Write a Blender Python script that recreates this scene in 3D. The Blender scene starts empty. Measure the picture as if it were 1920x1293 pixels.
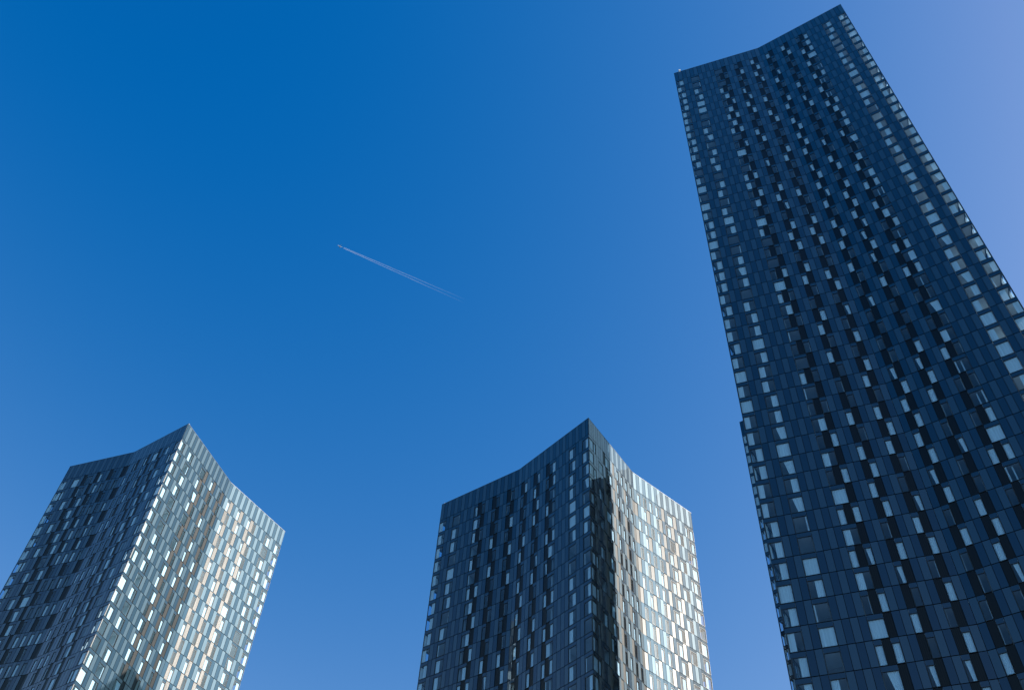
import bpy, math, random
import numpy as np
from mathutils import Matrix, Vector

SC = bpy.context.scene
COL = SC.collection
U = 3.05                       # storey height in metres
EYE = 1.6                      # camera height above the pavement

# ------------------------------------------------------------------ camera
F_PX, PITCH, ROLL = 1873.66, 0.902539, 0.075301
def cam_axes():
    fwd = np.array([0, math.cos(PITCH), math.sin(PITCH)])
    up0 = np.array([0, -math.sin(PITCH), math.cos(PITCH)])
    rt = np.array([1.0, 0, 0])
    c, s = math.cos(ROLL), math.sin(ROLL)
    return c*rt + s*up0, -s*rt + c*up0, fwd
CR, CU, CF = cam_axes()
cd = bpy.data.cameras.new('camera')
cam = bpy.data.objects.new('camera', cd)
COL.objects.link(cam)
cam.matrix_world = Matrix(((CR[0], CU[0], -CF[0], 0), (CR[1], CU[1], -CF[1], 0), (CR[2], CU[2], -CF[2], EYE), (0, 0, 0, 1)))
cd.sensor_width = 36.0
cd.lens = F_PX/1920*36.0
cd.clip_start = 0.1
cd.clip_end = 60000
SC.camera = cam

# ------------------------------------------------------------------ light
SUN_AZ, SUN_EL = math.radians(-12.2), math.radians(32.7)
sun_dir = Vector((math.cos(SUN_AZ)*math.cos(SUN_EL), math.sin(SUN_AZ)*math.cos(SUN_EL), math.sin(SUN_EL)))
W = bpy.data.worlds.new('World')
SC.world = W
W.use_nodes = True
wn, wl = W.node_tree.nodes, W.node_tree.links
wn.clear()
sky = wn.new('ShaderNodeTexSky')
sky.sky_type = 'NISHITA'
sky.sun_disc = False
sky.sun_elevation = SUN_EL
sky.sun_rotation = math.pi/2 - SUN_AZ
sky.altitude = 50
sky.air_density = 1.0
sky.dust_density = 0.6
sky.ozone_density = 2.0
# the photograph's deep polarised blue: per-channel grade of the physical sky
sep = wn.new('ShaderNodeSeparateColor'); wl.new(sky.outputs[0], sep.inputs[0])
def wmath(op, a, b):
    n = wn.new('ShaderNodeMath'); n.operation = op
    for k, v in enumerate((a, b)):
        if hasattr(v, 'links'): wl.new(v, n.inputs[k])
        else: n.inputs[k].default_value = v
    return n.outputs[0]
SKY_R, SKY_G, SKY_B = (2.12, .58), (.617, 1.675), (1.258, .87)
cB = wmath('MULTIPLY', wmath('POWER', sep.outputs[2], SKY_B[1]), SKY_B[0])
cG = wmath('MINIMUM', wmath('MULTIPLY', wmath('POWER', sep.outputs[1], SKY_G[1]), SKY_G[0]), wmath('MULTIPLY', cB, .78))
cR = wmath('MINIMUM', wmath('MAXIMUM', wmath('MULTIPLY', wmath('POWER', wmath('MAXIMUM', wmath('SUBTRACT', sep.outputs[0], SKY_R[1]), 0.0), 1.5), SKY_R[0]), 0.003), wmath('MULTIPLY', cG, .53))
comb = wn.new('ShaderNodeCombineColor')
wl.new(cR, comb.inputs[0]); wl.new(cG, comb.inputs[1]); wl.new(cB, comb.inputs[2])
bg = wn.new('ShaderNodeBackground')
bg.inputs['Strength'].default_value = 0.10
wo = wn.new('ShaderNodeOutputWorld')
wl.new(comb.outputs[0], bg.inputs['Color'])
wl.new(bg.outputs[0], wo.inputs['Surface'])

sl = bpy.data.lights.new('sun', 'SUN')
sl.energy = 5.0
sl.angle = math.radians(0.53)
sl.color = (1.0, 0.95, 0.87)
so = bpy.data.objects.new('sun', sl)
COL.objects.link(so)
so.rotation_euler = (-sun_dir).to_track_quat('-Z', 'Y').to_euler()

vs = SC.view_settings
SC.display_settings.display_device = 'sRGB'
vs.view_transform = 'Standard'
vs.look = 'None'
vs.exposure = 1.0
vs.gamma = 1.0
vs.use_curve_mapping = False
SC.cycles.max_bounces = 6
SC.cycles.transparent_max_bounces = 10
SC.cycles.caustics_reflective = False
SC.cycles.caustics_refractive = False
SC.cycles.sample_clamp_indirect = 4.0

rng = random.Random(7)

# ------------------------------------------------------------------ materials
def new_mat(name):
    m = bpy.data.materials.new(name)
    m.use_nodes = True
    return m, m.node_tree.nodes, m.node_tree.links, m.node_tree.nodes['Principled BSDF']

def piece_random(nt, links):
    """one random number per piece, whether it is an object or an island of a joined mesh"""
    geo = nt.new('ShaderNodeNewGeometry')
    oi = nt.new('ShaderNodeObjectInfo')
    a = nt.new('ShaderNodeMath'); a.operation = 'ADD'
    links.new(geo.outputs['Random Per Island'], a.inputs[0]); links.new(oi.outputs['Random'], a.inputs[1])
    f = nt.new('ShaderNodeMath'); f.operation = 'FRACT'
    links.new(a.outputs[0], f.inputs[0])
    return f.outputs[0], geo

def oilcan(nt, links, bs, geo, strength, scale=0.35):
    n = nt.new('ShaderNodeTexNoise'); n.inputs['Scale'].default_value = scale; n.inputs['Detail'].default_value = 1.0
    links.new(geo.outputs['Position'], n.inputs['Vector'])
    b = nt.new('ShaderNodeBump'); b.inputs['Strength'].default_value = strength; b.inputs['Distance'].default_value = 0.05
    links.new(n.outputs['Fac'], b.inputs['Height'])
    links.new(b.outputs[0], bs.inputs['Normal'])
    if 'Coat Normal' in bs.inputs: links.new(b.outputs[0], bs.inputs['Coat Normal'])

def panel_mat(name, c0, c1, rough, spec, coat, coat_ior=1.5, tint=(1, 1, 1), metal=0.0, ior=1.5):
    m, nt, links, bs = new_mat(name)
    r, geo = piece_random(nt, links)
    ramp = nt.new('ShaderNodeMix'); ramp.data_type = 'RGBA'
    ramp.inputs[6].default_value = (*c0, 1); ramp.inputs[7].default_value = (*c1, 1)
    links.new(r, ramp.inputs[0])
    # faint vertical brushing and weather streaks
    mp = nt.new('ShaderNodeMapping'); mp.inputs['Scale'].default_value = (1.6, 1.6, 0.12)
    links.new(geo.outputs['Position'], mp.inputs['Vector'])
    nz = nt.new('ShaderNodeTexNoise'); nz.inputs['Scale'].default_value = 2.0; nz.inputs['Detail'].default_value = 4
    links.new(mp.outputs[0], nz.inputs['Vector'])
    mr = nt.new('ShaderNodeMapRange'); mr.inputs['From Min'].default_value = .3; mr.inputs['From Max'].default_value = .7
    mr.inputs['To Min'].default_value = .82; mr.inputs['To Max'].default_value = 1.12
    links.new(nz.outputs['Fac'], mr.inputs['Value'])
    mul = nt.new('ShaderNodeMix'); mul.data_type = 'RGBA'; mul.blend_type = 'MULTIPLY'; mul.inputs[0].default_value = 1
    links.new(ramp.outputs[2], mul.inputs[6]); links.new(mr.outputs[0], mul.inputs[7])
    links.new(mul.outputs[2], bs.inputs['Base Color'])
    bs.inputs['Metallic'].default_value = metal
    rr = nt.new('ShaderNodeMapRange'); rr.inputs['To Min'].default_value = rough*.9; rr.inputs['To Max'].default_value = rough*1.12
    links.new(nz.outputs['Fac'], rr.inputs['Value']); links.new(rr.outputs[0], bs.inputs['Roughness'])
    bs.inputs['Specular IOR Level'].default_value = spec
    bs.inputs['IOR'].default_value = ior
    bs.inputs['Specular Tint'].default_value = (*tint, 1)
    bs.inputs['Coat Weight'].default_value = coat
    bs.inputs['Coat Roughness'].default_value = 0.015
    bs.inputs['Coat IOR'].default_value = coat_ior
    oilcan(nt, links, bs, geo, 0.10)
    return m

M_LIGHT = panel_mat('silver_panel_glass', (.0012, .008, .018), (.0025, .012, .026), .56, .5, 1.0, 1.68, tint=(.56, .82, 1), ior=1.64)
M_DARK = panel_mat('slate_panel_glass', (.0006, .007, .020), (.0015, .010, .027), .56, .30, 1.0, 1.68, tint=(.28, .66, 1), ior=1.46)
M_VENT = panel_mat('bronze_vent_metal', (.001, .001, .001), (.002, .0015, .001), .38, .30, 0.0, tint=(1, .97, .94))
M_FASC = panel_mat('window_head_panel', (.002, .015, .036), (.004, .020, .045), .60, .20, 1.0, 1.70, tint=(.6, .85, 1))

def plain(name, col, rough=.6, metal=0.0, noise=0.15):
    m, nt, links, bs = new_mat(name)
    geo = nt.new('ShaderNodeNewGeometry')
    nz = nt.new('ShaderNodeTexNoise'); nz.inputs['Scale'].default_value = .8; nz.inputs['Detail'].default_value = 5
    links.new(geo.outputs['Position'], nz.inputs['Vector'])
    mx = nt.new('ShaderNodeMix'); mx.data_type = 'RGBA'
    mx.inputs[6].default_value = (*[c*(1-noise) for c in col], 1); mx.inputs[7].default_value = (*[min(1, c*(1+noise)) for c in col], 1)
    links.new(nz.outputs['Fac'], mx.inputs[0]); links.new(mx.outputs[2], bs.inputs['Base Color'])
    bs.inputs['Roughness'].default_value = rough; bs.inputs['Metallic'].default_value = metal
    return m
M_FRAME = plain('dark_window_frame', (.02, .024, .03), .45)
M_BACK = plain('black_joint_membrane', (.008, .009, .012), .8)
M_SLAB = plain('painted_ceiling', (.70, .73, .75), .8)
M_CORE = plain('room_wall', (.44, .48, .50), .8)
M_COPE = plain('parapet_metal', (.10, .12, .15), .4)
M_ROOF = plain('roof_membrane', (.12, .12, .12), .9)
M_GROUND = plain('grey_ground', (.045, .045, .042), .9)
M_PAVE = plain('paving', (.10, .097, .092), .85)
M_FIX = plain('white_fixture', (.8, .8, .8), .4)
M_PLANE = plain('white_aircraft_paint', (.8, .8, .82), .3)

def glass_mat():
    m = bpy.data.materials.new('teal_window_glass'); m.use_nodes = True
    nt, links = m.node_tree.nodes, m.node_tree.links
    nt.clear()
    out = nt.new('ShaderNodeOutputMaterial')
    tr = nt.new('ShaderNodeBsdfTransparent'); tr.inputs[0].default_value = (.70, .85, .95, 1)
    gl = nt.new('ShaderNodeBsdfGlossy'); gl.inputs['Roughness'].default_value = .012; gl.inputs[0].default_value = (.92, 1, 1, 1)
    fr = nt.new('ShaderNodeFresnel'); geo = nt.new('ShaderNodeNewGeometry')
    io = nt.new('ShaderNodeMapRange'); io.inputs['To Min'].default_value = 1.68; io.inputs['To Max'].default_value = 1/1.68
    links.new(geo.outputs['Backfacing'], io.inputs['Value']); links.new(io.outputs[0], fr.inputs['IOR'])   # a thin pane: same mirror from both sides
    n = nt.new('ShaderNodeTexNoise'); n.inputs['Scale'].default_value = .35; n.inputs['Detail'].default_value = 1
    links.new(geo.outputs['Position'], n.inputs['Vector'])
    b = nt.new('ShaderNodeBump'); b.inputs['Strength'].default_value = .12; b.inputs['Distance'].default_value = .05
    links.new(n.outputs['Fac'], b.inputs['Height']); links.new(b.outputs[0], gl.inputs['Normal'])
    mx = nt.new('ShaderNodeMixShader')
    links.new(fr.outputs[0], mx.inputs[0]); links.new(tr.outputs[0], mx.inputs[1]); links.new(gl.outputs[0], mx.inputs[2])
    film = nt.new('ShaderNodeBsdfGlossy'); film.inputs['Roughness'].default_value = .32; film.inputs[0].default_value = (1, 1, 1, 1)
    mf = nt.new('ShaderNodeMixShader'); mf.inputs[0].default_value = .007      # dust film on the outside
    links.new(mx.outputs[0], mf.inputs[1]); links.new(film.outputs[0], mf.inputs[2])
    links.new(mf.outputs[0], out.inputs['Surface'])
    return m
M_GLASS = glass_mat()

def curtain_mat():
    m = bpy.data.materials.new('white_curtain_cloth'); m.use_nodes = True
    nt, links = m.node_tree.nodes, m.node_tree.links
    nt.clear()
    out = nt.new('ShaderNodeOutputMaterial')
    r, geo = piece_random(nt, links)
    mx0 = nt.new('ShaderNodeMix'); mx0.data_type = 'RGBA'
    mx0.inputs[6].default_value = (.84, .83, .82, 1); mx0.inputs[7].default_value = (.97, .97, .97, 1)
    links.new(r, mx0.inputs[0])
    d = nt.new('ShaderNodeBsdfDiffuse'); t = nt.new('ShaderNodeBsdfTranslucent')
    links.new(mx0.outputs[2], d.inputs[0]); links.new(mx0.outputs[2], t.inputs[0])
    mx = nt.new('ShaderNodeMixShader'); mx.inputs[0].default_value = .12
    links.new(d.outputs[0], mx.inputs[1]); links.new(t.outputs[0], mx.inputs[2])
    links.new(mx.outputs[0], out.inputs['Surface'])
    return m
M_CURT = curtain_mat()

# ------------------------------------------------------------------ mesh helpers
class MB:
    """collects quads (and n-gons) for one mesh"""
    def __init__(s): s.v, s.f, s.m = [], [], []
    def quad(s, a, b, c, d, mi=0):
        n = len(s.v); s.v += [a, b, c, d]; s.f.append((n, n+1, n+2, n+3)); s.m.append(mi)
    def box(s, x0, x1, y0, y1, z0, z1, mi=0, back=True, ymi=None):
        n = len(s.v)
        s.v += [(x0, y0, z0), (x1, y0, z0), (x1, y1, z0), (x0, y1, z0), (x0, y0, z1), (x1, y0, z1), (x1, y1, z1), (x0, y1, z1)]
        fs = [(0, 1, 5, 4), (1, 2, 6, 5), (3, 0, 4, 7), (4, 5, 6, 7), (3, 2, 1, 0)]
        if back: fs.append((2, 3, 7, 6))
        for k, f in enumerate(fs):
            s.f.append(tuple(n+i for i in f)); s.m.append(mi)
    def mesh(s, name, mats):
        me = bpy.data.meshes.new(name)
        me.from_pydata(s.v, [], s.f)
        for m in mats: me.materials.append(m)
        if any(s.m): me.polygons.foreach_set('material_index', s.m)
        me.update()
        return me

def link(name, me, parent=None, mat=None):
    o = bpy.data.objects.new(name, me)
    COL.objects.link(o)
    if parent: o.parent = parent
    if mat is not None: o.matrix_local = mat
    return o

def templates(w, s):
    """the facade units, x along the wall, y into the building, z up from the joint"""
    T = {}
    jz, jx, hx = .05, .03, .012
    def put(k, name, mb, mats): T[k] = (name, mb, mats)
    for k, nm, mt in (('L', 'pale_panel', M_LIGHT), ('D', 'dark_panel', M_DARK)):
        a = MB(); a.box(jx, w-jx, 0, .12, jz, s-jz, back=False); put(k, nm, a, [mt])
    a = MB()                                             # vent: ribbed metal sheet set a little back
    n = 8; y0, y1 = .05, .062
    for i in range(n):
        xa, xb = jx+(w-2*jx)*i/n, jx+(w-2*jx)*(i+1)/n
        ya, yb = (y0, y1) if i % 2 == 0 else (y1, y0)
        a.quad((xa, ya, jz), (xb, yb, jz), (xb, yb, s-jz), (xa, ya, s-jz))
    put('V', 'vent_panel', a, [M_VENT])
    for k, ww in (('W1', w), ('W2', 2*w)):
        a = MB(); hd = s*.80
        a.box(jx, ww-jx, 0, .10, hd, s-jz, 1, back=False)          # head panel
        t = .045
        a.box(jx, jx+t, 0.0, .16, jz, hd, 0); a.box(ww-jx-t, ww-jx, 0.0, .16, jz, hd, 0)
        a.box(jx+t, ww-jx-t, 0.0, .16, jz, jz+t, 0); a.box(jx+t, ww-jx-t, 0.0, .16, hd-t, hd-.003, 0)
        put(k, 'window', a, [M_FRAME, M_FASC])
        a = MB(); a.quad((jx+t, .05, jz+t), (ww-jx-t, .05, jz+t), (ww-jx-t, .05, hd-t), (jx+t, .05, hd-t))
        put(k+'pane', 'pane', a, [M_GLASS])
        spans = {'full': (.03, .97), 'left': (.03, .52), 'right': (.48, .97), 'sl': (.03, .15), 'sr': (.85, .97), 'gap': (.30, .97)}
        for c, (p, q) in spans.items():
            a = MB(); n = 10 if c in ('full', 'left', 'right', 'gap') else 4
            xs = [ww*(p+(q-p)*i/n) for i in range(n+1)]
            for i in range(n):
                ya, yb = (.13, .16) if i % 2 == 0 else (.16, .13)
                # some curtains are gathered so that they part towards the bottom
                sk = .22*ww if c == 'gap' else 0
                fa, fb = 1-i/n, 1-(i+1)/n
                a.quad((xs[i]+sk*fa, ya, .12), (xs[i+1]+sk*fb, yb, .12), (xs[i+1], yb, hd-.02), (xs[i], ya, hd-.02))
            put(k+c, 'curtain', a, [M_CURT])
    a = MB(); a.quad((0, .125, 0), (w, .125, 0), (w, .125, s), (0, .125, s)); put('back', 'joint_backing', a, [M_BACK])
    return T

def row44(A):
    r = []
    def S(i): r.append((i, 1, 'L' if (i % 2 == 0) == A else 'D'))
    def Wn(i, n): r.append((i, n, 'W%d' % n))
    def V(i): r.append((i, 1, 'V'))
    for i in (2, 3, 6, 7, 8, 9, 13, 14, 17, 18, 21, 22, 25, 26, 29, 30, 34, 35, 36, 37, 40, 41): S(i)
    for i in (0, 4, 38, 42): Wn(i, 2)
    for i in (15, 19, 23, 27):
        if A: Wn(i, 1); V(i+1)
        else: V(i); Wn(i+1, 1)
    if A: Wn(10, 2); V(12); Wn(31, 1); V(32); Wn(33, 1)
    else: Wn(10, 1); V(11); Wn(12, 1); V(31); Wn(32, 2)
    return r

def row40(A):
    r = []
    if A: half = [('W2', 0), ('S', 2), ('S', 3), ('W2', 4), ('S', 6), ('V', 7), ('W2', 8), ('S', 10), ('V', 11), ('W1', 12), ('S', 13), ('S', 14), ('V', 15), ('W1', 16), ('S', 17), ('S', 18), ('V', 19)]
    else: half = [('W2', 0), ('W1', 2), ('S', 3), ('S', 4), ('S', 5), ('V', 6), ('W2', 7), ('S', 9), ('V', 10), ('S', 11), ('W1', 12), ('S', 13), ('W1', 14), ('S', 15), ('W1', 16), ('S', 17), ('W1', 18), ('S', 19)]
    for k, i in half:
        n = 2 if k == 'W2' else 1
        for j in (i, 40-i-n):
            r.append((j, n, ('L' if (j % 2 == 0) == A else 'D') if k == 'S' else k))
    return r

def project(p):
    q = p-np.array([0, 0, EYE])
    x, y, z = q@CR, q@CU, q@CF
    return 960+F_PX*x/z, 646.5-F_PX*y/z, z

LIMIT = 290

def tower(label, c1, th, sl_, sr_, H, off, ncells, inset, clip=None, crown=1.327, seed=1):
    R = random.Random(seed)
    z_top = H*U+EYE
    root = bpy.data.objects.new('residential_tower', None)
    COL.objects.link(root)
    root['label'] = label; root['category'] = 'tower'; root['group'] = 'glass towers of the same development'
    e0 = np.array([-math.cos(th), math.sin(th)]); e2 = np.array([math.sin(th), math.cos(th)])
    c1 = np.array(c1)*U
    ce = c1+(sl_*e0+sr_*e2)*U/2
    root.location = (ce[0], ce[1], 0)
    org = np.array([ce[0], ce[1], 0])
    P = [c1+sl_*e0*U, c1, c1+sr_*e2*U, c1+(sl_*e0+sr_*e2)*U]
    rows = int((z_top/U-crown-1.3))
    i_of = []
    cells = []             # every unit of every facade
    loop = []
    for k in range(4):
        A, B = P[k], P[(k+1) % 4]
        mid = (A+B)/2; nrm = np.array([(B-A)[1], -(B-A)[0]]); nrm = nrm/np.linalg.norm(nrm)
        mid = mid-nrm*inset*U
        loop += [A, mid]
        N = ncells[k % 2]
        fac = row44 if N == 44 else row40
        half = N//2
        def frame(i, A=A, B=B, mid=mid, half=half):
            a, b, j = (A, mid, i) if i < half else (mid, B, i-half)
            t = (b-a)/np.linalg.norm(b-a)
            w = np.linalg.norm(b-a)/half
            return a+t*w*j, t, w
        w = frame(0)[2]
        lay = []
        for n in range(rows+1):
            if n == 0:
                zt, zb = z_top, z_top-crown*U
                items = [(i, 1, 'L' if (i % 2 == 0) == bool(off) else 'D') for i in range(N)]
            else:
                zt = z_top-(crown+n-1)*U; zb = zt-U
                items = fac(bool((n+off) % 2))
            for i, nn, kd in items:
                p, t, ww = frame(i)
                if nn == 2 and i == half-1:      # never across the fold
                    kd, nn = 'W1', 1
                    lay.append((n, zb, i+1, 1, 'L'))
                lay.append((n, zb, i, nn, kd))
        for n, zb, i, nn, kd in lay:
            p, t, ww = frame(i)
            cells.append([k, n, zb, p, t, ww, nn, kd, frame]); i_of.append(i)
    T1 = {}
    for k in (0, 1):
        a, b = P[k], P[k+1]
        ln = math.hypot(np.linalg.norm(b-a)/2, inset*U)/(ncells[k]//2)
        T1[(k, 0)] = templates(ln, U); T1[(k, 1)] = templates(ln, crown*U)
    # which units show largest
    cand = {}
    for ci, (k, n, zb, p, t, ww, nn, kd, fr) in enumerate(cells):
        if k > 1: continue
        q = [np.array([*(p+t*ww*nn*a), zb+U*b]) for a, b in ((0, 0), (1, 0), (1, 1), (0, 1))]
        pr = [project(x) for x in q]
        if min(x[2] for x in pr) < 1: continue
        cx_ = sum(x[0] for x in pr)/4; cy_ = sum(x[1] for x in pr)/4
        if not (-5 < cx_ < 1925 and -5 < cy_ < 1298): continue
        if clip and not clip(cx_, cy_): continue
        ar = 0
        for j in range(4):
            ar += pr[j][0]*pr[(j+1) % 4][1]-pr[(j+1) % 4][0]*pr[j][1]
        if ar > 0: continue                       # faces away
        key = 'W' if kd[0] == 'W' else kd
        cand.setdefault(key, []).append((abs(ar), ci))
    single = set()
    for key, l in cand.items():
        l.sort(reverse=True); single |= {c for _, c in l[:LIMIT]}
    joined = {}
    shared = {}
    def mat_for(p, t, z, dx=0.0, tilt=None):
        M = Matrix(((t[0], -t[1], 0, p[0]+t[0]*dx-org[0]), (t[1], t[0], 0, p[1]+t[1]*dx-org[1]), (0, 0, 1, z), (0, 0, 0, 1)))
        if tilt: M = M @ Matrix.Rotation(tilt[0], 4, 'X') @ Matrix.Rotation(tilt[1], 4, 'Z')
        return M
    def emit(ci, tk, key, M, parent, part):
        name, mb, mats = T1[tk][key]
        if part:
            sk = (tk, key)
            if sk not in shared: shared[sk] = mb.mesh(name, mats)
            o = link(name, shared[sk], parent, M if parent is root else None)
            return o
        J = joined.setdefault(name, ([], [], [], mats, [0]))
        v = np.array(mb.v); Mn = np.array(M)
        v = v@Mn[:3, :3].T+Mn[:3, 3]
        J[0].append(v); J[1].append(np.array(mb.f)+J[4][0]); J[2].append(np.array(mb.m)); J[4][0] += len(v)
        return None
    for ci, (k, n, zb, p, t, ww, nn, kd, fr) in enumerate(cells):
        tk = (k % 2, 1 if n == 0 else 0)
        part = ci in single
        if kd in 'LDV':
            tilt = (R.gauss(0, .0022), R.gauss(0, .0022))
            emit(ci, tk, kd, mat_for(p, t, zb, 0, tilt), root, part)
            emit(ci, tk, 'back', mat_for(p, t, zb), root, False)
        else:
            M = mat_for(p, t, zb)
            o = emit(ci, tk, kd, M, root, part)
            emit(ci, tk, kd+'pane', M, o, part)
            u = R.random(); c = None
            if kd == 'W2':
                if k == 0 and i_of[ci] >= 38: u *= .8
                elif k == 0 and i_of[ci] == 0: u *= .6
                if i_of[ci] in (0, ncells[k % 2]-2) and k != 0: u *= .62
                c = 'left' if u < .23 else 'right' if u < .50 else 'full' if u < .57 else 'sl' if u < .66 else 'sr' if u < .77 else 'gap' if u < .84 else None
            else:
                c = 'full' if u < .50 else 'sl' if u < .65 else 'sr' if u < .82 else 'gap' if u < .90 else None
            if c: emit(ci, tk, kd+c, M, o, part)
    for name, (vl, fl, ml, mats, _) in joined.items():
        v = np.concatenate(vl).astype(np.float32); f = np.concatenate(fl).astype(np.int32); mi = np.concatenate(ml).astype(np.int32)
        me = bpy.data.meshes.new(name)
        me.vertices.add(len(v)); me.vertices.foreach_set('co', v.ravel())
        me.loops.add(len(f)*4); me.loops.foreach_set('vertex_index', f.ravel())
        me.polygons.add(len(f)); me.polygons.foreach_set('loop_start', np.arange(len(f), dtype=np.int32)*4)
        me.polygons.foreach_set('loop_total', np.full(len(f), 4, dtype=np.int32))
        for m in mats: me.materials.append(m)
        me.polygons.foreach_set('material_index', mi)
        me.shade_flat()
        me.update(calc_edges=True)
        o = link(name, me, root); o['kind'] = 'stuff'
    # floors, rooms, core, parapet
    def ring(d, z):
        out = []
        m = len(loop)
        for i in range(m):
            a, b, c = loop[i-1], loop[i], loop[(i+1) % m]
            t1 = (b-a)/np.linalg.norm(b-a); t2 = (c-b)/np.linalg.norm(c-b)
            n1 = np.array([-t1[1], t1[0]]); n2 = np.array([-t2[1], t2[0]])
            nn_ = n1+n2; nn_ = nn_/(nn_@n1)
            q = b+nn_*d
            out.append((q[0]-org[0], q[1]-org[1], z))
        return out
    def prism(mb, d, z0, z1, mi=0):
        n = len(mb.v); lo, hi = ring(d, z0), ring(d, z1); m = len(lo)
        mb.v += lo+hi
        mb.f.append(tuple(range(n+m-1, n-1, -1))); mb.m.append(mi)
        mb.f.append(tuple(range(n+m, n+2*m))); mb.m.append(mi)
        for i in range(m):
            j = (i+1) % m
            mb.f.append((n+i, n+j, n+m+j, n+m+i)); mb.m.append(mi)
    fl = MB()
    for n in range(1, rows+1):
        zt = z_top-(crown+n-1)*U
        prism(fl, .19, zt-.42, zt-.06)
    zbot = z_top-(crown+rows)*U
    prism(fl, .19, zbot-.42, zbot-.06)
    o = link('floor_slab', fl.mesh('floor_slab', [M_SLAB]), root); o['kind'] = 'stuff'
    wl_ = MB()
    prism(wl_, 5.5, 0.3, z_top-crown*U-.5)
    o = link('room_wall', wl_.mesh('room_wall', [M_CORE]), root)
    # cross walls between rooms, every four units on each facade
    cw = MB()
    for k, A_, in enumerate(P):
        a = loop[2*k]; m_ = loop[2*k+1]; b = loop[(2*k+2) % 8]
        N = ncells[k % 2]
        for (s0, s1) in ((a, m_), (m_, b)):
            t = (s1-s0)/np.linalg.norm(s1-s0); nrm = np.array([-t[1], t[0]])
            w = np.linalg.norm(s1-s0)/(N//2)
            for j in ((6, 10, 14, 18) if s0 is a else (3, 7, 11, 15)):
                q = s0+t*w*j-org[:2]
                q0 = q+nrm*.32-t*.08; q1 = q+nrm*5.4-t*.08; q2 = q1+t*.16; q3 = q0+t*.16
                n_ = len(cw.v)
                z0, z1 = zbot, z_top-crown*U-.45
                cw.v += [(*x, z) for z in (z0, z1) for x in (q0, q1, q2, q3)]
                for f in ((0, 1, 5, 4), (1, 2, 6, 5), (2, 3, 7, 6), (3, 0, 4, 7)):
                    cw.f.append(tuple(n_+x for x in f)); cw.m.append(0)
    o = link('partition_wall', cw.mesh('partition_wall', [M_CORE]), root); o['kind'] = 'stuff'
    rf = MB(); prism(rf, .2, z_top-crown*U-.05, z_top-crown*U+.3)
    link('roof', rf.mesh('roof', [M_ROOF]), root)
    cp = MB()
    o0, i0, o1, i1 = ring(-.02, z_top-.02), ring(.45, z_top-.02), ring(-.02, z_top+.05), ring(.45, z_top+.05)
    for i in range(8):
        j = (i+1) % 8
        cp.quad(o1[i], o1[j], i1[j], i1[i]); cp.quad(o0[i], o0[j], o1[j], o1[i]); cp.quad(i0[j], i0[i], i1[i], i1[j]); cp.quad(o0[j], o0[i], i0[i], i0[j])
    link('parapet_coping', cp.mesh('parapet_coping', [M_COPE]), root)
    pi = MB(); a_, b_ = ring(.4, z_top-crown*U), ring(.4, z_top-.02)
    for i in range(8):
        j = (i+1) % 8; pi.quad(a_[j], a_[i], b_[i], b_[j])
    link('parapet_wall', pi.mesh('parapet_wall', [M_ROOF]), root)
    lb = MB(); prism(lb, .15, 0.02, zbot-.02)
    link('lobby_wall', lb.mesh('lobby_wall', [M_DARK]), root)
    return root, P, z_top, org

def s_left_edge(x, y):           # pixels left of the tall tower's edge
    return x < 1265.5+(y-136.5)*.199-1.0

S_, S_P, S_z, S_o = tower('tallest dark navy tower with checkered window columns, top folded like an open book', (20.5812, 22.7105), .504587, 11.96, 10.87, 68.819, 0, (44, 40), .674, seed=11)
M_, M_P, M_z, M_o = tower('middle tower with a dark left face and a bright sunlit right face', (4.6345, 38.1294), .778454, 11.53, 10.064, 42.1743, 1, (44, 40), .674, seed=23)
L_, L_P, L_z, L_o = tower('silvery sunlit tower leaning at the lower left of the sky', (-21.0227, 46.4886), .505519, 10.275, 11.565, 47.8793, 0, (40, 44), .674, seed=5)
B_, B_P, B_z, B_o = tower('far tower almost hidden behind the left edge of the tallest tower', (17.1402+9.0*math.cos(.7785), 49.1087-9.0*math.sin(.7785)), .778454, 9.0, 9.4, 55.0829, 0, (40, 44), .5, clip=s_left_edge, seed=31)

# ------------------------------------------------------------------ roof fixtures (small lamps clipped to the parapets)
def fixture(root, org, x, y, z, h=1.0):
    a = MB(); a.box(-.09, .09, -.09, .09, 0, h*.55); a.box(-.22*h, .22*h, -.22*h, .22*h, h*.551, h)
    o = link('roof_lamp', a.mesh('roof_lamp', [M_FIX]), root)
    o.location = (x-org[0], y-org[1], z+.05)
def along(A, B, f, d=.25):
    t = (B-A)/np.linalg.norm(B-A); n = np.array([-t[1], t[0]])
    q = A+(B-A)*f+n*d
    return q[0], q[1]
fixture(S_, S_o, *along(S_P[0], S_P[1], .035), S_z, .9)
fixture(L_, L_o, *along(L_P[1], L_P[2], .01), L_z, .3)
fixture(M_, M_o, *along(M_P[0], M_P[1], .015), M_z, .25)

# ------------------------------------------------------------------ ground
g = MB(); g.quad((-25000, -25000, 0), (25000, -25000, 0), (25000, 25000, 0), (-25000, 25000, 0))
o = link('ground', g.mesh('ground', [M_GROUND])); o['kind'] = 'structure'
g = MB(); g.quad((-160, -60, .004), (190, -60, .004), (190, 260, .004), (-160, 260, .004))
o = link('pavement', g.mesh('pavement', [M_PAVE])); o['kind'] = 'structure'

# ------------------------------------------------------------------ airliner and contrail
def ray_at(x, y, z):
    d = CR*(x-960)/F_PX-CU*(y-646.5)/F_PX+CF
    return d*(z-EYE)/d[2]+np.array([0, 0, EYE])
ALT = 11000
pa, pb = ray_at(637, 461.5, ALT), ray_at(884, 570, ALT)
ax = (pb-pa)/np.linalg.norm(pb-pa)         # points backwards along the trail
ang = math.atan2(ax[1], ax[0])

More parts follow.
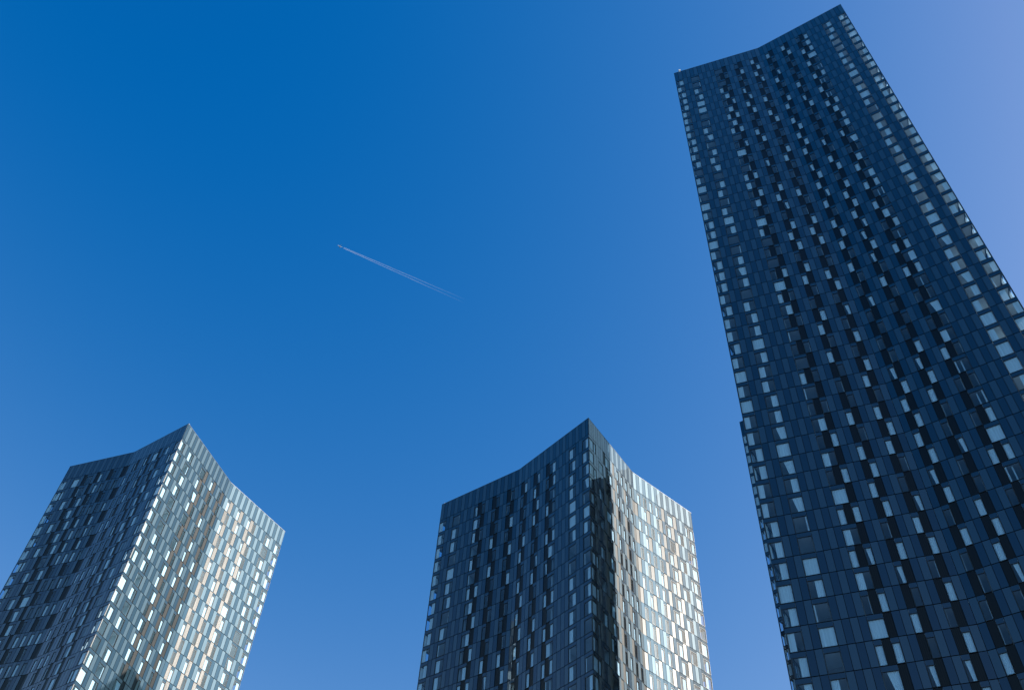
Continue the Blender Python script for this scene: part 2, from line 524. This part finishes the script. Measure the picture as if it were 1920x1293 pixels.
def tube(mb, pts, rad, n=12, mi=0, cap=True):
    base = len(mb.v)
    for (x, y, z), (ry, rz) in zip(pts, rad):
        for k in range(n):
            a = 2*math.pi*k/n; mb.v.append((x, y+ry*math.cos(a), z+rz*math.sin(a)))
    for i in range(len(pts)-1):
        for k in range(n):
            k2 = (k+1) % n
            mb.f.append((base+i*n+k, base+i*n+k2, base+(i+1)*n+k2, base+(i+1)*n+k)); mb.m.append(mi)
    if cap:
        mb.f.append(tuple(base+k for k in range(n))); mb.m.append(mi)
        mb.f.append(tuple(base+(len(pts)-1)*n+k for k in range(n-1, -1, -1))); mb.m.append(mi)

root = bpy.data.objects.new('airliner', None); COL.objects.link(root)
root.location = pa; root.rotation_euler = (0, 0, ang)
root['label'] = 'tiny white airliner at the head of the thin vapour trail'; root['category'] = 'airliner'
a = MB(); xs = [-32, -30, -27, -20, 0, 15, 24, 30, 33]; rs = [.3, 1.5, 2.4, 2.9, 2.9, 2.8, 2.1, 1.1, .4]
tube(a, [(x, 0, 0 if x < 16 else (x-16)*.08) for x in xs], [(r, r) for r in rs]); link('fuselage', a.mesh('fuselage', [M_PLANE]), root)
for s in (-1, 1):
    a = MB(); n = 0
    pts = [(-8, 2*s, -1), (3, 2*s, -1), (16, 30*s, 1), (13, 30*s, 1)]
    a.v += [(x, y, z) for x, y, z in pts]+[(x, y, z+(.9 if i < 2 else .25)) for i, (x, y, z) in enumerate(pts)]
    for f in ((0, 1, 2, 3), (7, 6, 5, 4), (0, 4, 5, 1), (1, 5, 6, 2), (2, 6, 7, 3), (3, 7, 4, 0)): a.f.append(f); a.m.append(0)
    link('wing', a.mesh('wing', [M_PLANE]), root)
    a = MB(); pts = [(25, 1*s, 1), (30, 1*s, 1), (34, 10*s, 1.5), (31.5, 10*s, 1.5)]
    a.v += pts+[(x, y, z+.3) for x, y, z in pts]
    for f in ((0, 1, 2, 3), (7, 6, 5, 4), (0, 4, 5, 1), (1, 5, 6, 2), (2, 6, 7, 3), (3, 7, 4, 0)): a.f.append(f); a.m.append(0)
    link('tailplane', a.mesh('tailplane', [M_PLANE]), root)
    a = MB(); tube(a, [(-6, 10*s, -2.2), (-4, 10*s, -2.2), (0, 10*s, -2)], [(1.4, 1.4), (1.6, 1.6), (.9, .9)]); link('engine', a.mesh('engine', [M_PLANE]), root)
a = MB(); pts = [(22, -.25, 2.5), (31, -.25, 2.5), (35, -.25, 11), (31.5, -.25, 11)]
a.v += pts+[(x, .25, z) for x, y, z in pts]
for f in ((0, 1, 2, 3), (7, 6, 5, 4), (0, 4, 5, 1), (1, 5, 6, 2), (2, 6, 7, 3), (3, 7, 4, 0)): a.f.append(f); a.m.append(0)
link('tail_fin', a.mesh('tail_fin', [M_PLANE]), root)

TL = float(np.linalg.norm(pb-pa))
def trail_mat():
    m = bpy.data.materials.new('vapour'); m.use_nodes = True
    nt, links = m.node_tree.nodes, m.node_tree.links
    nt.clear()
    out = nt.new('ShaderNodeOutputMaterial')
    tc = nt.new('ShaderNodeTexCoord')
    sx = nt.new('ShaderNodeSeparateXYZ'); links.new(tc.outputs['Object'], sx.inputs[0])
    mr = nt.new('ShaderNodeMapRange'); mr.inputs['From Min'].default_value = TL*.02; mr.inputs['From Max'].default_value = TL*.96
    mr.inputs['To Min'].default_value = .23; mr.inputs['To Max'].default_value = .0
    links.new(sx.outputs[0], mr.inputs['Value'])
    nz = nt.new('ShaderNodeTexNoise'); nz.inputs['Scale'].default_value = .008; nz.inputs['Detail'].default_value = 3
    links.new(tc.outputs['Object'], nz.inputs['Vector'])
    r2 = nt.new('ShaderNodeMapRange'); r2.inputs['From Min'].default_value = .3; r2.inputs['From Max'].default_value = .7
    r2.inputs['To Min'].default_value = .8; r2.inputs['To Max'].default_value = 1.1
    links.new(nz.outputs['Fac'], r2.inputs['Value'])
    mu = nt.new('ShaderNodeMath'); mu.operation = 'MULTIPLY'; links.new(mr.outputs[0], mu.inputs[0]); links.new(r2.outputs[0], mu.inputs[1])
    lw = nt.new('ShaderNodeLayerWeight'); lw.inputs[0].default_value = .35
    inv = nt.new('ShaderNodeMath'); inv.operation = 'SUBTRACT'; inv.inputs[0].default_value = 1; links.new(lw.outputs['Facing'], inv.inputs[1])
    mu2 = nt.new('ShaderNodeMath'); mu2.operation = 'MULTIPLY'; links.new(mu.outputs[0], mu2.inputs[0]); links.new(inv.outputs[0], mu2.inputs[1])
    tr = nt.new('ShaderNodeBsdfTransparent'); d = nt.new('ShaderNodeBsdfDiffuse'); t = nt.new('ShaderNodeBsdfTranslucent')
    d.inputs[0].default_value = (.85, .85, .85, 1); t.inputs[0].default_value = (.85, .85, .85, 1)
    dm = nt.new('ShaderNodeMixShader'); links.new(d.outputs[0], dm.inputs[1]); links.new(t.outputs[0], dm.inputs[2])
    mx = nt.new('ShaderNodeMixShader'); links.new(mu2.outputs[0], mx.inputs[0]); links.new(tr.outputs[0], mx.inputs[1]); links.new(dm.outputs[0], mx.inputs[2])
    links.new(mx.outputs[0], out.inputs['Surface'])
    return m
MT = trail_mat()
root = bpy.data.objects.new('contrail', None); COL.objects.link(root)
root.location = pa; root.rotation_euler = (0, 0, ang)
root['label'] = 'thin white double vapour trail fading across the blue sky'; root['category'] = 'contrail'
for s in (-1, 1):
    a = MB(); pts, rad = [], []
    n = 60
    for i in range(n+1):
        f = i/n; x = 55+(TL-55)*f
        pts.append((x, s*(5.0+24*f**.85)+.8*math.sin(i*.35+s), .5*math.sin(i*.3)))
        r = 3.2+3.2*f+rng.uniform(-.2, .2); rad.append((r, r))
    tube(a, pts, rad, 14)
    me = a.mesh('vapour_streak', [MT])
    for p in me.polygons: p.use_smooth = True
    link('vapour_streak', me, root)
